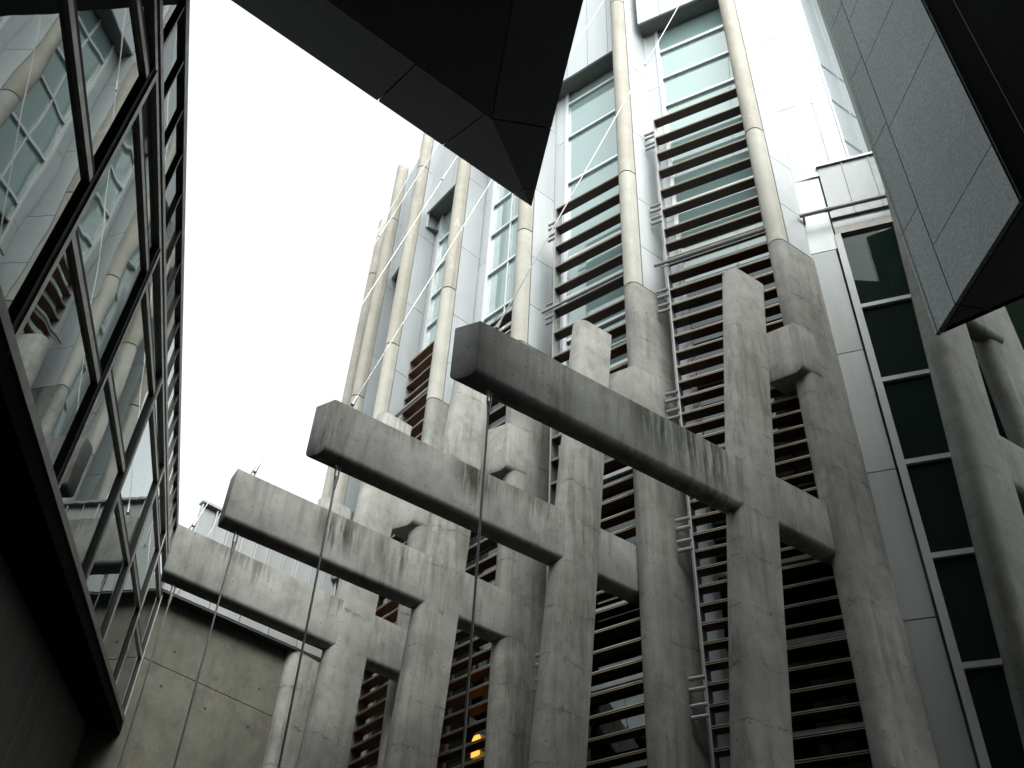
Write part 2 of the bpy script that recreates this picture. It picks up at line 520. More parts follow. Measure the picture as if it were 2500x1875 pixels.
RN = 0.095
RING2, RING1, RING3, TOP = 8.08, 10.08, 14.35, 16.0
KF = {i: Frame(KC[i], KY[i]) for i in KC}
BAYYAW = {1: 119.0, 2: 128.5, 3: 136.5, 4: 142.5, 5: 152.0, 6: 160.0}   # bay to the left of column i

tower = thing('tower_building', 'tall curved tower of white metal panels, glass and beige round columns', 'building', (KC[3][0] + 1, KC[3][1] + 1))

# dark core and floors so that the rooms behind the glass are rooms
front = [KF[i].p(0.62, 0.0) for i in range(7, 0, -1)] + [KF[0].p(1.3, 0.0), Vector((5.6, 6.3)), Vector((7.5, 6.1))]
back = [KF[i].p(1.9, 0.0) for i in range(7, -1, -1)] + [Vector((6.2, 6.6)), Vector((8.0, 6.4))]
core = [(q.x, q.y) for q in back] + [(9.0, 16.0), (2.0, 19.0), (-1.6, 16.0)]
prism('core_wall', core, ZG, 15.9, 'interior', tower)
for hz in (1.9, 4.1, 6.3, 8.5, 10.7, 12.9):
    poly = [(q.x, q.y) for q in front] + [(q.x, q.y) for q in reversed(back)]
    prism('floor_slab', poly, hz, hz + 0.18, 'interior', tower)
poly = [(q.x, q.y) for q in [KF[i].p(0.2, 0.0) for i in range(7, -1, -1)] + [Vector((5.5, 5.1)), Vector((7.5, 4.7))]] + [(q.x, q.y) for q in reversed(back)]
prism('roof_slab', poly, 15.9, 16.0, 'zinc', tower)

FLANK = 0.42
JOINTS = [RING2, 8.75, 9.62, 11.0, 12.62, 14.3, TOP]
for i in range(0, 8):
    fr = KF[i]
    low_top = RING2
    body = blade(fr, -RN, FLANK + RN, RN, RN)
    pier = prism('pier', body, ZG, low_top, 'post' if i else 'shaded_moss_post', tower, smooth=True)
    # inner shaft behind the cladding
    inner = blade(fr, -RN + 0.022, FLANK + RN - 0.03, RN - 0.02, RN - 0.02)
    prism('pier_shaft', inner, low_top + 0.004, TOP - 0.02, 'black', pier)
    # round drums
    for a, b_, mt in ((RING2, RING1, 'stone_grey'), (RING1, RING3, 'stone'), (RING3, TOP, 'stone')):
        pts = []
        for k in range(13):
            t = math.pi * (k / 12)
            pts.append(fr.p(-RN * math.sin(t) * 1.02, RN * math.cos(t)))
        pts += [fr.p(0.05, -RN), fr.p(0.05, RN)]
        prism('column_drum', [(q.x, q.y) for q in pts], a + 0.014, b_ - 0.008, mt, pier, smooth=True)
        t1, t2 = R(118), R(121)
        sq = [fr.p(-RN * 1.02 * math.sin(t) * k2, RN * math.cos(t) * k2) for t, k2 in ((t1, 1.006), (t2, 1.006), (t2, 0.95), (t1, 0.95))]
        prism('drum_seam', [(q.x, q.y) for q in sq], a + 0.014, b_ - 0.009, 'black', pier)
    # flank panels of white metal
    for a, b_ in zip(JOINTS[:-1], JOINTS[1:]):
        pts = [fr.p(0.062, RN - 0.02), fr.p(0.062, RN + 0.004), fr.p(FLANK - 0.05, RN + 0.004)]
        for k in range(1, 6):
            t = math.pi / 2 * k / 5
            pts.append(fr.p(FLANK - 0.05 + 0.05 * math.sin(t), RN + 0.004 - 0.05 * (1 - math.cos(t))))
        pts += [fr.p(FLANK, RN - 0.09), fr.p(FLANK - 0.02, RN - 0.09), fr.p(FLANK - 0.06, RN - 0.02)]
        prism('cladding_panel', [(q.x, q.y) for q in pts], a + 0.006, b_ - 0.004, 'panel', pier, smooth=True)
    # corbel block
    if 1 <= i <= 5:
        cf = Frame(fr.p(0, 0), KY[i])
        ubeam('corbel', cf, -RN - 0.05, 0.12, 0.14, 0.36, RN + 0.006, 6.80, 6.33, 6.20, 'concrete', pier, e=0.085)

# ------------------------------------------------------------------ bays: glass, frames, fascia
SOFFIT = {1: 13.75, 2: 13.5, 3: 13.4, 4: 13.25, 5: 12.9, 6: 12.9}
TRANS = {1: [13.15, 12.46, 11.78, 11.1], 2: [13.2, 12.34, 11.26, 10.4], 3: [12.9, 12.05, 11.35, 10.5, 9.62, 8.8], 4: [12.55, 11.9, 11.25, 10.6, 9.95, 9.3, 8.65], 5: [12.3, 11.6, 10.9], 6: [12.3, 11.6]}
BAY = {}
for i in range(1, 7):
    L = i + 1
    d_yaw = BAYYAW[i]
    e = KF[L].p(FLANK - 0.02, RN - 0.03)
    fr = Frame(e, d_yaw)          # n points to the right of d = outwards; glass plane at offset 0
    KR = Vector(KC[i])
    s_end = (KR - e).dot(fr.d) + 0.10
    if (KR - e).dot(fr.n) < 0.12:                        # keep the glass behind the right-hand column
        fr = Frame(e, d_yaw)
    BAY[i] = (fr, s_end)
    ret = 0.19 if i <= 3 else 0.15
    bay = fr.box('bay_spandrel', 0.0, s_end, -0.42, -0.36, SOFFIT[i] + 0.05, TOP - 0.1, 'interior', tower)
    # return panels beside the window
    js = [ZG, 1.2, 2.6, 3.97, 5.35, 6.75, 8.15, 9.4, 10.85, 12.3, SOFFIT[i]]
    for a, b_ in zip(js[:-1], js[1:]):
        fr.box('return_panel', 0.015, ret, -0.03, 0.0, a + 0.004, b_ - 0.004, 'panel', bay)
    # frame and panes
    fr.box('mullion', ret + 0.008, ret + 0.058, -0.05, 0.02, ZG, SOFFIT[i], 'frame', bay)
    if i == 3:
        fr.box('mullion', ret + 0.42, ret + 0.45, -0.05, 0.008, 8.0, SOFFIT[i], 'frame', bay)
    tr = list(TRANS[i])
    while tr[-1] > 0.2:
        tr.append(tr[-1] - 0.72)
    hs_ = [SOFFIT[i]] + tr + [ZG]
    for t in tr:
        fr.box('transom', ret + 0.058, s_end, -0.05, 0.016, t - 0.022, t + 0.022, 'frame', bay)
    for a, b_ in zip(hs_[1:], hs_[:-1]):
        fr.box('pane', ret + 0.06, s_end, -0.03, -0.018, a + 0.022, b_ - 0.022, 'glass' if a > 7.9 - 0.5 * (i == 2) else 'clear_glass', bay)
    # soffit and white fascia panels above
    fd = 0.24
    fr.box('soffit', 0.03, s_end - 0.02, -0.06, fd - 0.025, SOFFIT[i], SOFFIT[i] + 0.03, 'soffit', bay)
    npan = 4
    w = (s_end - 0.02 - 0.03) / npan
    for k in range(npan):
        fr.box('fascia_panel', 0.03 + k * w + 0.003, 0.03 + (k + 1) * w - 0.003, fd - 0.03, fd, SOFFIT[i] - 0.012, TOP, 'panel', bay)

# ------------------------------------------------------------------ right-hand bay of the tower (no louvers)
E0 = (3.03, 6.61)
b0 = Frame(E0, 111.5)
wall0 = b0.box('bay_spandrel', 0.0, 1.5, -0.45, -0.38, 8.6, 15.8, 'interior', tower)
for a, b_ in zip([ZG, 1.2, 2.55, 3.96, 5.35, 6.75], [1.2, 2.55, 3.96, 5.35, 6.75, 8.2]):
    b0.box('return_panel', -0.06, 0.215, -0.04, 0.0, a + 0.004, b_ - 0.006, 'shaded_panel', wall0)
b0.box('return_panel', -0.06, 0.235, -0.04, 0.004, 8.2, 9.42, 'panel', wall0)
for a, b_ in zip([9.42, 10.86, 12.52, 14.2], [10.86, 12.52, 14.2, 16.0]):
    # creased panel: two facets
    p = [b0.p(-0.06, 0.0), b0.p(0.2, 0.022), b0.p(0.36, 0.012), b0.p(0.405, -0.02), b0.p(0.405, -0.05), b0.p(-0.06, -0.05)]
    prism('return_panel', [(q.x, q.y) for q in p], a + 0.006, b_ - 0.004, 'panel', wall0)
for a, b_ in zip([9.6, 11.6, 13.6], [11.6, 13.6, 16.0]):
    b0.box('blue_panel', 0.418, 0.595, -0.07, -0.04, a + 0.003, b_ - 0.003, 'panel_blue', wall0)
b0.box('vertical_trim', 0.405, 0.416, -0.08, -0.01, 9.58, 16.0, 'frame', wall0)
b0.box('vertical_trim', 0.597, 0.612, -0.09, -0.015, 9.58, 16.0, 'frame', wall0)
wing = Frame(b0.p(0.612, -0.03), 58.5)
for c, (s0, s1) in enumerate(((0.0, 0.30), (0.318, 0.72), (0.738, 1.3))):
    for a, b_ in zip([9.4, 10.05, 10.9, 11.72, 12.55, 13.6, 14.8], [10.0, 10.85, 11.67, 12.55, 13.6, 14.8, 16.0]):
        wing.box('glazed_panel', s0 + 0.002, s1, -0.03, 0.0, a + 0.004, b_ - 0.004, 'panel_blue', wall0)
for h in (10.025, 10.875, 11.695):
    wing.box('vent_slot', 0.0, 1.3, -0.03, -0.02, h - 0.024, h + 0.024, 'black', wall0)
    wing.box('vent_sill', 0.0, 1.3, -0.02, 0.006, h - 0.026, h - 0.014, 'frame', wall0)
wing.box('vertical_trim', 0.302, 0.316, -0.03, 0.01, 9.4, 16.0, 'frame', wall0)
wing.box('wing_backing', 0.0, 1.6, -0.2, -0.05, 9.2, 16.0, 'dark_wall', wall0)
# projecting panel box, its cap, handrail and window below
bx = b0.box('panel_box', 0.25, 1.25, -0.05, 0.03, 8.66, 9.545, 'zinc', wall0)
b0.box('box_cap', 0.235, 1.27, -0.05, 0.055, 9.55, 9.585, 'grey_metal', bx)
for s in (0.50, 0.78, 1.04):
    b0.box('box_seam', s, s + 0.008, 0.03, 0.042, 8.66, 9.55, 'zinc', bx)
b0.box('fascia_panel', 0.25, 1.25, -0.05, 0.0, 8.52, 8.652, 'panel', wall0)
rail = tube('handrail', (*b0.p(-0.06, 0.12), 8.70), (*b0.p(1.2, 0.12), 8.70), 0.022, 'steel', wall0)
tube('rail_bracket', (*b0.p(-0.02, 0.12), 8.70), (*b0.p(-0.02, -0.02), 8.70), 0.014, 'steel', wall0)
tube('rail_sleeve', (*b0.p(0.20, 0.12), 8.70), (*b0.p(0.27, 0.12), 8.70), 0.028, 'steel', wall0)
b0.box('window_head', 0.25, 1.25, -0.05, 0.02, 8.40, 8.505, 'bronze', wall0)
b0.box('mullion', 0.235, 0.30, -0.05, 0.02, ZG, 8.40, 'dull_frame_white', wall0)
tr0 = [7.3, 6.33, 5.39, 4.47, 3.55, 2.62, 1.7, 0.78]
for t in tr0:
    b0.box('transom', 0.30, 1.75, -0.05, 0.016, t - 0.024, t + 0.024, 'dull_frame_white', wall0)
for a, b_ in zip(tr0 + [ZG], [8.40] + tr0):
    b0.box('pane', 0.302, 1.75, -0.03, -0.018, a + 0.024, b_ - 0.024, 'dark_glass', wall0)
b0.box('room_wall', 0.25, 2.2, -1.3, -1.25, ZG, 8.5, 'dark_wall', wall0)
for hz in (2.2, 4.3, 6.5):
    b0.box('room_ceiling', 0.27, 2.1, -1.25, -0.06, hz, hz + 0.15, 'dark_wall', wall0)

# ------------------------------------------------------------------ louver screens
def louver_heights(top, s1, n1, s2, h2, s3):
    hs, h = [], top
    for k in range(n1):
        hs.append(h)
        h -= s1
    while h > h2:
        hs.append(h)
        h -= s2
    while h > 1.6:
        hs.append(h)
        h -= s3
    return hs
LOUV = {1: dict(s=1.17, hs=[11.16, 10.77, 10.43, 10.08, 9.69, 9.33, 8.98, 8.72, 8.48] + louver_heights(8.20, 0.23, 5, 0.20, 6.4, 0.168),
                label='near louver screen of dark timber slats behind the tallest front post'),
        2: dict(s=1.03, hs=louver_heights(10.22, 0.37, 7, 0.285, 5.8, 0.18), label='louver screen of brown slats in the bay behind the second beam'),
        3: dict(s=0.80, hs=louver_heights(8.80, 0.25, 6, 0.24, 5.6, 0.165), label='louver screen of brown slats in the bay behind the third beam'),
        4: dict(s=0.74, hs=louver_heights(9.30, 0.225, 6, 0.22, 5.6, 0.165), label='farthest louver screen with reddish brown slats beside the sky')}
def slat_mesh(name, ln, wood='wood'):
    """slat of length ln (units) along local x, depth along +y inwards; two metal edge beads in front"""
    bm = bmesh.new()
    def bx(x0, x1, y0, y1, z0, z1, mi):
        vs = [bm.verts.new((x * S, y * S, z * S)) for x, y, z in ((x0, y0, z0), (x1, y0, z0), (x1, y1, z0), (x0, y1, z0), (x0, y0, z1), (x1, y0, z1), (x1, y1, z1), (x0, y1, z1))]
        for q in ((3, 2, 1, 0), (4, 5, 6, 7), (0, 1, 5, 4), (1, 2, 6, 5), (2, 3, 7, 6), (3, 0, 4, 7)):
            f = bm.faces.new([vs[k] for k in q])
            f.material_index = mi
    bx(0, ln, 0.008, 0.125, -0.008, 0.008, 0)
    bx(0, ln, 0.0, 0.0079, 0.004, 0.009, 1)
    bx(0, ln, 0.0, 0.0079, -0.013, -0.008, 2)
    me = bpy.data.meshes.new(name)
    bm.to_mesh(me)
    bm.free()
    for m in (wood, 'edge', 'edge_tan'):
        me.materials.append(M[m])
    return me
for i, L in LOUV.items():
    fr = Frame(KC[i], BAYYAW[i])       # right end behind the column nose
    sl, hs = -L['s'], L['hs']
    q = fr.p(sl / 2, 0)
    sc = thing('louver_screen', L['label'], 'louver screen', (q.x, q.y, hs[-1]), 'louver screens between the tower columns')
    me = slat_mesh('slat', L['s'] - 0.05 - 0.014, 'lit_red_wood' if i == 4 else 'wood')
    rot = math.atan2(fr.d.y, fr.d.x)
    p0 = fr.p(sl + 0.012, 0)
    for h in hs:
        o = link('slat', me, Vector((p0.x * S, p0.y * S, h * S + Z0)), sc, rot)
        o.rotation_euler[0] = 0
    # side plate, split in storeys
    cuts = [hs[0] + 0.03, 8.42, 5.3, hs[-1] - 0.05]
    for a, b_ in zip(cuts[1:], cuts[:-1]):
        if b_ - a > 0.1:
            fr.box('side_plate', sl, sl + 0.010, -0.13, 0.004, a + 0.005, b_ - 0.005, 'grey_metal', sc)
    # brackets back to the column flank
    h = hs[0] - 0.15
    k = 0
    while h > 2.0 and i <= 2:
        for dh in (0.0, -0.09):
            tube('bracket', (*fr.p(sl - 0.15, -0.07), h + dh), (*fr.p(sl, -0.07), h + dh), 0.018, 'dull_frame_white', sc)
        h -= 1.25 if k % 2 else 0.22
        k += 1
    # maintenance rail across the screen
    hr = 8.36
    tube('cleaning_rail', (*fr.p(sl - 0.12, 0.05), hr), (*fr.p(-0.02, 0.05), hr), 0.020, 'steel', sc)
    tube('cleaning_rail', (*fr.p(sl - 0.05, 0.06), hr - 0.07), (*fr.p(-0.02, 0.06), hr - 0.07), 0.008, 'steel', sc)

# added glow behind the third bay, standing in for a window reflection
fr, se = BAY[3]
lp = Vector((-0.09, 8.95))
lt = thing('added_glow', 'small orange glow added inside the dark lower windows, standing in for a pane reflection', 'reflection_glow', (lp.x, lp.y, 3.62))
def ring_mesh(name, c, prof, mat, parent, n=16):
    v, f = [], []
    for r, h in prof:
        for k in range(n):
            a = 2 * math.pi * k / n
            v.append((c[0] + r * math.cos(a), c[1] + r * math.sin(a), h))
    for j in range(len(prof) - 1):
        for k in range(n):
            f.append((j * n + k, j * n + (k + 1) % n, (j + 1) * n + (k + 1) % n, (j + 1) * n + k))
    return mk(name, v, f, mat, parent, smooth=True)
ring_mesh('glow_shell', (lp.x, lp.y), [(0.015, 3.90), (0.075, 3.89), (0.085, 3.86), (0.085, 3.70), (0.04, 3.69)], 'reflection_glow', lt)
tube('glow_cord', (lp.x, lp.y, 3.90), (lp.x, lp.y, 4.1), 0.004, 'black', lt)

# ------------------------------------------------------------------ concrete portal frames
NAMES = {1: 'nearest concrete frame whose long beam crosses the centre, front post tallest',
         2: 'second concrete frame from the right with cantilevered beam and cracked post',
         3: 'third concrete frame with beam tip hanging over the courtyard corner',
         4: 'farthest concrete frame whose beam tip touches the mirrored glass wall'}
STAY = {}
for i in (1, 2, 3, 4):
    q = FR[i]
    fr = q['fr']
    c = fr.p(q['P'], -0.1)
    t = thing('concrete_portal', NAMES[i], 'concrete frame', (c.x, c.y), 'concrete frames along the tower')
    ubeam('beam', fr, 0.0, q['K'] + 0.25, q['skew'], 0.165, 0.0, HB, 4.49, 4.36, 'beam', t)
    ln = fr.d * q['lean']
    body = blade(fr, q['P'] - q['lean'] * HB, 0.40, 0.095, 0.008, 12)
    prism('post', body, ZG, 7.25, 'post', t, lean=(ln.x, ln.y), smooth=True, bevel=0.012)
    if i < 4:
        pass
# frame 0 (right edge): post and rear post with ties, no cantilever
f0 = Frame((3.07 - 0.0, 5.30), 59.2)
t = thing('concrete_portal', 'concrete frame at the right edge with green stained round-nosed post', 'concrete frame', (3.1, 5.35), 'concrete frames along the tower')
ln = f0.d * 0.10
body = blade(f0, 0.06 - 0.10 * HB, 0.42, 0.10, 0.10, 12)
prism('post', body, ZG, 8.6, 'shaded_moss_post', t, lean=(ln.x, ln.y), smooth=True, bevel=0.012)
ubeam('beam', f0, 0.30, 1.15, 0.0, 0.165, 0.095, 4.85, 4.49, 4.36, 'shaded_moss_post', t)
ubeam('tie_beam', f0, 0.35, 1.15, 0.0, 0.165, 0.095, 6.80, 6.36, 6.18, 'shaded_moss_post', t)
# front post of the fifth frame, standing behind the fourth beam
f5 = Frame((-2.27, 9.93), 47.0)
t = thing('concrete_post', 'short round-topped concrete post rising behind the third beam', 'post', (-2.1, 10.0))
prism('post', blade(f5, 0.10, 0.42, 0.10, 0.02, 12), ZG, 7.25, 'post', t, smooth=True, bevel=0.012)

# ------------------------------------------------------------------ cables
def cable(name, a, b, r, label, group, mat='steel', forks=True):
    a, b = Vector(a), Vector(b)
    t = thing(name, label, 'cable', (a.x, a.y, min(a.z, b.z)), group)
    d = (b - a).normalized()
    tube('strand', a + d * (0.10 if forks else 0), b, r, mat, t)
    if not forks:
        return t
    # fork fitting at the beam end
    u = d.orthogonal().normalized()
    for sgn in (-1, 1):
        tube('fork_cheek', a + u * 0.014 * sgn - d * 0.02, a + u * 0.014 * sgn + d * 0.11, 0.0075, 'steel', t, 6)
    tube('fork_socket', a + d * 0.10, a + d * 0.20, 0.017, 'steel', t, 8, 0.6)
    tube('pin', a - u * 0.03 + d * 0.015, a + u * 0.03 + d * 0.015, 0.010, 'steel', t, 6)
    return t
SL = {1: 'thick steel stay rising from the nearest beam past the louvers', 2: 'steel stay rising from the second beam tip towards the dark canopy',
      3: 'steel stay rising from the third beam tip against the white sky', 4: 'thin steel stay rising from the farthest beam tip'}
HL = {1: 'steel rod hanging from the nearest beam tip', 2: 'steel rod hanging from the second beam tip', 3: 'steel rod hanging from the third beam tip in front of the concrete wall', 4: 'steel rod hanging from the farthest beam beside the glass wall'}
for i in (1, 2, 3, 4):
    fr = FR[i]['fr']
    a = fr.p(0.14, -0.08)
    k = KF[i].p(-RN - 0.01, 0)
    st = cable('stay_cable', (a.x, a.y, HB - 0.005), (k.x, k.y, 14.75), 0.0062 if i == 1 else 0.0042, SL[i], 'stay cables from beams to tower')
    A, B = Vector((a.x, a.y, HB)), Vector((k.x, k.y, 14.75))
    d = (B - A).normalized()
    m = A + d * 5.4
    tube('turnbuckle', m, m + d * 0.22, 0.014, 'steel', st)
    a2 = fr.p(0.16, -0.082)
    cable('hanging_rod', (a2.x, a2.y, 4.365), (a2.x + 0.02, a2.y, ZG), 0.0075, HL[i], 'rods hanging from the beams', 'rod')
for lab, a, b in (('thin far stay crossing behind the farthest beam', (-3.22, 8.95, 5.2), (-1.80, 10.2, 14.75)),
                  ('faintest far stay beside the pale ribbed wall', (-3.05, 9.35, 5.3), (-2.37, 11.35, 14.75))):
    cable('stay_cable', a, b, 0.0032, lab, 'stay cables from beams to tower', forks=False)

# ------------------------------------------------------------------ left: mirrored glass wing
LW = Frame((-1.01 * 0.9677, -1.01 * 0.2522), -14.6)      # d runs away from us, n points into the courtyard
wingL = thing('glazed_wing', 'left wing with mirror glass in slanted panes reflecting the tower', 'building', (-2.6, 4.5))
def bl(s): return 2.25 + 0.236 * (s - 2.72)
def tl(s): return 3.93 + 0.2 * (s - 2.4)
def top(s): return 4.58 + 0.178 * (s - 2.7)
V = [-1.3, 0.05, 1.4, 2.75, 4.05, 5.45, 6.85, 8.25, 9.55]
def lin(a, b):
    return lambda s: a[1] + (b[1] - a[1]) * (s - a[0]) / (b[0] - a[0])
ML = [lin((-1.3, 2.2), (0.05, 2.5)), lin((0.05, 2.55), (1.4, 2.86)), lin((1.87, 2.96), (2.73, 3.15)), lin((2.8, 2.93), (4.06, 3.25)), lin((4.11, 3.39), (5.52, 3.75)), lin((5.5, 3.60), (6.85, 3.93)), lin((6.85, 4.02), (8.25, 4.34)), lin((8.25, 4.22), (9.55, 4.52))]
RL = [lin((-1.3, 3.0), (0.05, 3.2)), lin((0.05, 3.3), (1.4, 3.55)), lin((2.24, 3.70), (2.63, 3.86)), lin((2.83, 3.79), (3.84, 4.01)), lin((4.13, 4.04), (5.31, 4.34)), lin((5.49, 4.35), (7.0, 4.70)), lin((6.9, 4.62), (8.25, 4.92)), lin((8.25, 4.88), (9.55, 5.15))]
def band(name, s0, s1, f0, f1, o0, o1, mat, par=None):
    return LW.slab(name, [(s0, f0(s0)), (s1, f0(s1)), (s1, f1(s1)), (s0, f1(s0))], o0, o1, mat, par or wingL)
off = lambda f, d: (lambda s: f(s) + d)
for k in range(len(V) - 1):
    a, b = V[k] + 0.035, V[k + 1] - 0.035
    tt = random.uniform(-0.004, 0.004)
    band('window_pane', a, b, off(bl, 0.05), off(ML[k], -0.03), -0.012, -0.005, 'mirror')
    band('window_pane', a, b, off(ML[k], 0.03), off(RL[k], -0.03), -0.012, -0.005, 'mirror')
    band('window_pane', a, b, off(RL[k], 0.03), off(tl, -0.02), -0.012, -0.005, 'mirror')
    tr_ = band('transom', a, b, off(ML[k], -0.035), off(ML[k], 0.005), -0.04, 0.012, 'pale_frame')
    band('gasket', a, b, off(ML[k], 0.0055), off(ML[k], 0.035), -0.04, 0.010, 'black', tr_)
    tr_ = band('transom', a, b, off(RL[k], -0.03), off(RL[k], 0.006), -0.04, 0.012, 'pale_frame')
    band('gasket', a, b, off(RL[k], 0.0065), off(RL[k], 0.035), -0.04, 0.010, 'black', tr_)
    # uprights
    s = V[k + 1]
    mu_ = LW.slab('mullion', [(s - 0.004, bl(s)), (s + 0.034, bl(s)), (s + 0.034, tl(s)), (s - 0.004, tl(s))], -0.05, 0.022, 'pale_frame', wingL)
    LW.slab('gasket', [(s - 0.044, bl(s)), (s - 0.005, bl(s)), (s - 0.005, tl(s)), (s - 0.044, tl(s))], -0.05, 0.014, 'black', mu_)
s0, s1 = V[0], V[-1] + 0.05
sill = band('sill', s0, s1, bl, off(bl, 0.05), -0.05, 0.03, 'bronze')
band('head_rail', s0, s1, off(tl, -0.015), off(tl, 0.02), -0.05, 0.018, 'pale_frame')
band('head_rail', s0, s1, off(tl, 0.024), off(tl, 0.052), -0.05, 0.006, 'black')
band('head_rail', s0, s1, off(tl, 0.056), off(tl, 0.10), -0.05, 0.020, 'pale_frame')
s = -1.3
while s < V[-1] - 0.2:
    band('clerestory_pane', s + 0.015, s + 0.333, off(tl, 0.10), off(top, -0.07), -0.016, -0.009, 'mirror')
    band('clerestory_fin', s + 0.334, s + 0.347, off(tl, 0.10), off(top, -0.07), -0.03, 0.008, 'bronze')
    s += 0.333
band('roof_edge', s0, s1, off(top, -0.07), top, -0.08, 0.012, 'bronze')
# body of the wing behind the glass, soffit and concrete wall under it
LW.slab('wing_body', [(s0, bl(s0) + 0.01), (s1 - 0.03, bl(s1) + 0.01), (s1 - 0.03, top(s1) - 0.03), (s0, top(s0) - 0.03)], -3.0, -0.06, 'dark_wall', wingL)
LW.slab('wing_soffit', [(s0, bl(s0) - 0.10), (s1 + 0.4, bl(s1 + 0.4) - 0.10), (s1 + 0.4, bl(s1 + 0.4) - 0.004), (s0, bl(s0) - 0.004)], -3.0, 0.02, 'near_black', wingL)
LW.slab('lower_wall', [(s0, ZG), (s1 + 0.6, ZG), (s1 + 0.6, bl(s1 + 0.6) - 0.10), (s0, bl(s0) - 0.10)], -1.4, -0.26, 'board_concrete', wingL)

# ------------------------------------------------------------------ end wall of the courtyard
EW = Frame((-3.37, 9.11), 48.8)        # n points towards us
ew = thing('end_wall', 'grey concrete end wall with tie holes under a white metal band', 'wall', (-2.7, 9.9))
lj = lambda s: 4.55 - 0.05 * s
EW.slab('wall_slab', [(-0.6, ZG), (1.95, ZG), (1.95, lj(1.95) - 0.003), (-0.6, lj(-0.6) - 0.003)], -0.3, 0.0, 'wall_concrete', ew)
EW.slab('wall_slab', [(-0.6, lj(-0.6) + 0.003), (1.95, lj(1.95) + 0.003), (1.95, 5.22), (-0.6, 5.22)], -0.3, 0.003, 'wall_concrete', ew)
EW.box('joint_filler', -0.6, 1.95, -0.28, -0.012, 4.3, 4.8, 'dark_wall', ew)
for (s, h) in ((0.25, 4.72), (0.22, 4.35), (1.25, 4.70), (1.22, 4.28), (0.20, 3.45), (0.72, 4.30), (0.68, 3.45), (1.18, 3.42), (1.6, 4.5)):
    c = EW.p(s, 0.004)
    tube('tie_hole', (c.x, c.y, h), (*(EW.p(s, -0.01)), h), 0.013, 'black', ew, 10)
w = 0.36
for k in range(7):
    a = -0.30 + k * w
    EW.box('metal_panel', a + 0.004, a + w - 0.004, 0.10, 0.13, 5.23, 5.75 if k else 5.40, 'zinc', ew)
EW.box('band_soffit', -0.6, 2.2, 0.0031, 0.125, 5.205, 5.225, 'dark_wall', ew)
EW.box('band_backing', 0.06, 2.2, 0.06, 0.095, 5.23, 6.33, 'dark_wall', ew)
for k in range(12):
    a = 0.03 + k * 0.18
    EW.box('ribbed_panel', a + 0.002, a + 0.178, 0.10, 0.125, 5.755, 6.33, 'zinc', ew)
    EW.box('rib', a - 0.006, a + 0.006, 0.10, 0.16, 5.755, 6.345, 'panel', ew)
EW.box('roof_trim', 0.01, 2.2, 0.08, 0.175, 6.345, 6.375, 'grey_metal', ew)
# pipes and doorway at the right end of the wall
for j, (s, r) in enumerate(((1.72, 0.02), (1.80, 0.028), (1.88, 0.02))):
    c = EW.p(s, 0.05)
    tube('downpipe', (c.x, c.y, ZG), (c.x, c.y, 5.0 - 0.12 * j), r, 'pale_frame', ew)
EW.box('wall_light', 1.62, 1.70, 0.004, 0.06, 4.82, 4.98, 'black', ew)

# ------------------------------------------------------------------ right: hanging granite volume
GT = (2.605, 4.299)
GF = Frame(GT, 174.3)                  # along the lit face towards us; n is to the right of d = courtyard side
gv = thing('granite_volume', 'hanging grey granite wedge at upper right with dark underside', 'building', (3.0, 3.8, 4.6))
HG = 4.6
def gpanel(s0, s1, h0, h1):
    GF.box('granite_slab', s0 + 0.004, s1 - 0.004, -0.03, 0.0, h0 + 0.004, h1 - 0.004, 'granite', gv)
far = [HG, 5.57, 6.58, 7.52, 8.4, 9.3, 10.2]
near = [HG, 5.15, 6.49, 7.38, 8.08, 8.9, 10.2]
for a, b in zip(far[:-1], far[1:]):
    gpanel(0.0, 0.268, a, b)
for a, b in zip(near[:-1], near[1:]):
    gpanel(0.268, 1.04, a, b)
o2 = Vector(GT) + yawv(131.0) * 3.0
o2b = GF.p(1.04, 0)
inner = [GF.p(0.02, -0.032), GF.p(1.036, -0.032), Vector((3.6, 3.05)), o2]
prism('granite_core', [(q.x, q.y) for q in inner], HG + 0.03, 10.2, 'dark_wall', gv)
# side away from us
sf = Frame(GT, 131.0)
for k in range(4):
    sf.box('granite_slab', 0.02 + k * 0.7, 0.02 + (k + 1) * 0.7 - 0.008, 0.0, 0.03, HG + 0.0, 10.2, 'granite', gv)
# underside slabs
c1, c2 = 0.40, 1.036
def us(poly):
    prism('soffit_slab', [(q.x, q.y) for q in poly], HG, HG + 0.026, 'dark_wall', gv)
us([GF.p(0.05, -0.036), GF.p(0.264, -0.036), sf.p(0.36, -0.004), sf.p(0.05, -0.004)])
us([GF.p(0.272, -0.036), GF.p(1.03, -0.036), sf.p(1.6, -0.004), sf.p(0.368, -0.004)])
# dark window surround of the wing we look out of, nearer than the granite
nw = thing('near_wing', 'black near wall filling the upper right corner beside the granite wedge', 'building', (3.2, 2.0))
p = [GF.p(1.05, -0.02), GF.p(1.24, -0.06), Vector((2.75, 1.6)), Vector((2.7, -1.5)), Vector((5.5, -1.5)), Vector((5.5, 3.0)), Vector((3.7, 3.05))]
prism('wall', [(q.x, q.y) for q in p], HG - 0.02, 12.0, 'near_black', nw)
prism('lower_wall', [(2.85, 1.5), (2.8, -0.6), (5.5, -0.6), (5.5, 3.0), (3.8, 3.0)], ZG, HG - 0.03, 'near_black', nw)  # out of view, added to darken the courtyard's lower right
for s, o in ((1.06, 0.0), (1.25, -0.03)):
    q = GF.p(s, o)
    tube('edge_bead', (q.x, q.y, HG - 0.01), (q.x, q.y, 11.9), 0.004, 'black', nw)

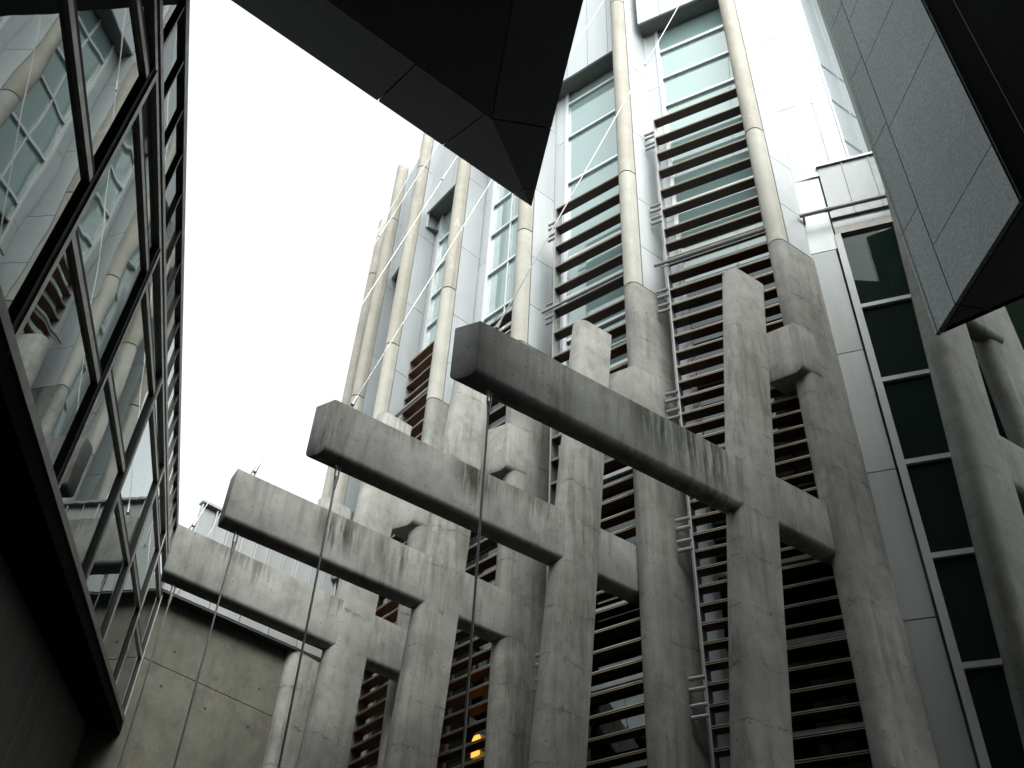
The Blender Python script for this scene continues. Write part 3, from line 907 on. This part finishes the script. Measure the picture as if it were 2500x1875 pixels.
# ------------------------------------------------------------------ dark canopy overhead
HC = 5.8
CQ = HC / 6.0
cp = thing('canopy', 'dark pointed stone canopy overhead with panel joints', 'canopy', (-0.2, 3.0, HC))
tip = Vector((0.068, 4.553)) * CQ
eL, eR = yawv(53.4) * -1, yawv(171.6)
pL = lambda s: tip + eL * s * CQ
pR = lambda s: tip + eR * s * CQ
inn = Vector((-0.239, 3.832)) * CQ
iL = lambda s: inn + eL * s * CQ
iR = lambda s: inn + yawv(172.9) * s * CQ
G = 0.006
def cslab(name, pts, raise_=None, th=0.05):
    n = len(pts)
    raise_ = raise_ or [0] * n
    c = sum((Vector(q) for q in pts), Vector((0, 0))) / n
    pts = [q + (c - q).normalized() * G for q in pts]
    v = [(q.x, q.y, HC + z) for q, z in zip(pts, raise_)] + [(q.x, q.y, HC + th + z) for q, z in zip(pts, raise_)]
    f = [tuple(range(n))[::-1], tuple(range(n, 2 * n))] + [(i, (i + 1) % n, n + (i + 1) % n, n + i) for i in range(n)]
    return mk(name, v, f, 'canopy', cp)
IZ = -0.13                         # the middle of the soffit hangs lower than its outer edge
def pz(q, z):
    return (q.x, q.y, HC + z)
def cslab(pts, th=0.05):
    """soffit slab from (x, y, z) corners, edges drawn in by a joint"""
    P = [Vector(q) for q in pts]
    n = len(P)
    c = sum(P, Vector()) / n
    P = [q + (c - q).normalized() * G for q in P]
    v = [tuple(q) for q in P] + [(q.x, q.y, q.z + th) for q in P]
    f = [tuple(range(n))[::-1], tuple(range(n, 2 * n))] + [(i, (i + 1) % n, n + (i + 1) % n, n + i) for i in range(n)]
    return mk('soffit_slab', v, f, 'canopy', cp)
k_ = (HC + IZ) / HC
inn, IL0 = inn * k_, None
cf_ = 0.22
mz = tip.lerp(inn, cf_)
cl_, cr_ = pL(0.17), pR(0.15)
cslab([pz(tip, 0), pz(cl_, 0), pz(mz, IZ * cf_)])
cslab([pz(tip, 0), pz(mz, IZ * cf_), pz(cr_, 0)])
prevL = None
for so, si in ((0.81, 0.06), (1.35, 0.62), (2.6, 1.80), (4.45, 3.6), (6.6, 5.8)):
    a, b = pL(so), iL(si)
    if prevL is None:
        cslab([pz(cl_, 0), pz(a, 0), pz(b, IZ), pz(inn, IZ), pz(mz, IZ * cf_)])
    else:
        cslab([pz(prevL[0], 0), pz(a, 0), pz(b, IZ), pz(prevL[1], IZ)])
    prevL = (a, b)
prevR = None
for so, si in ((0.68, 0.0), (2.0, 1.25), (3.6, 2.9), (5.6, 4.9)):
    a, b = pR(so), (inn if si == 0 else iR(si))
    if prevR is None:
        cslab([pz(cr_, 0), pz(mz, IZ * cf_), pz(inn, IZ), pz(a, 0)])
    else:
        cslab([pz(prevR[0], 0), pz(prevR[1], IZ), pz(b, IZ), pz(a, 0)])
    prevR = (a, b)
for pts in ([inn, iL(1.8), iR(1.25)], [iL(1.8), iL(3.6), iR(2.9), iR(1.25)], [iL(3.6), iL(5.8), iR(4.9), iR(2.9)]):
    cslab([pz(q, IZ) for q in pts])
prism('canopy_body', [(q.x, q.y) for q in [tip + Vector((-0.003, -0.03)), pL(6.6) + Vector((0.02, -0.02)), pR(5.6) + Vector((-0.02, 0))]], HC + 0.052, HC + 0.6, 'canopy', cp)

# unseen wing behind the photographer, added to shut sky light out of the courtyard
rw = nw
prism('wall', [(-5.5, -0.7), (6.5, -0.7), (6.5, -3.2), (-5.5, -3.2)], ZG, 5.2, 'dark_wall', rw)
prism('upper_sky_blocker', [(-7.5, 1.9), (-0.6, 1.9), (-0.6, -4.2), (-7.5, -4.2)], 5.2, 11.0, 'canopy', rw)
prism('upper_sky_blocker', [(-0.59, 1.9), (7.5, 1.9), (7.5, -4.2), (-0.59, -4.2)], 5.2, 10.0, 'canopy', rw)
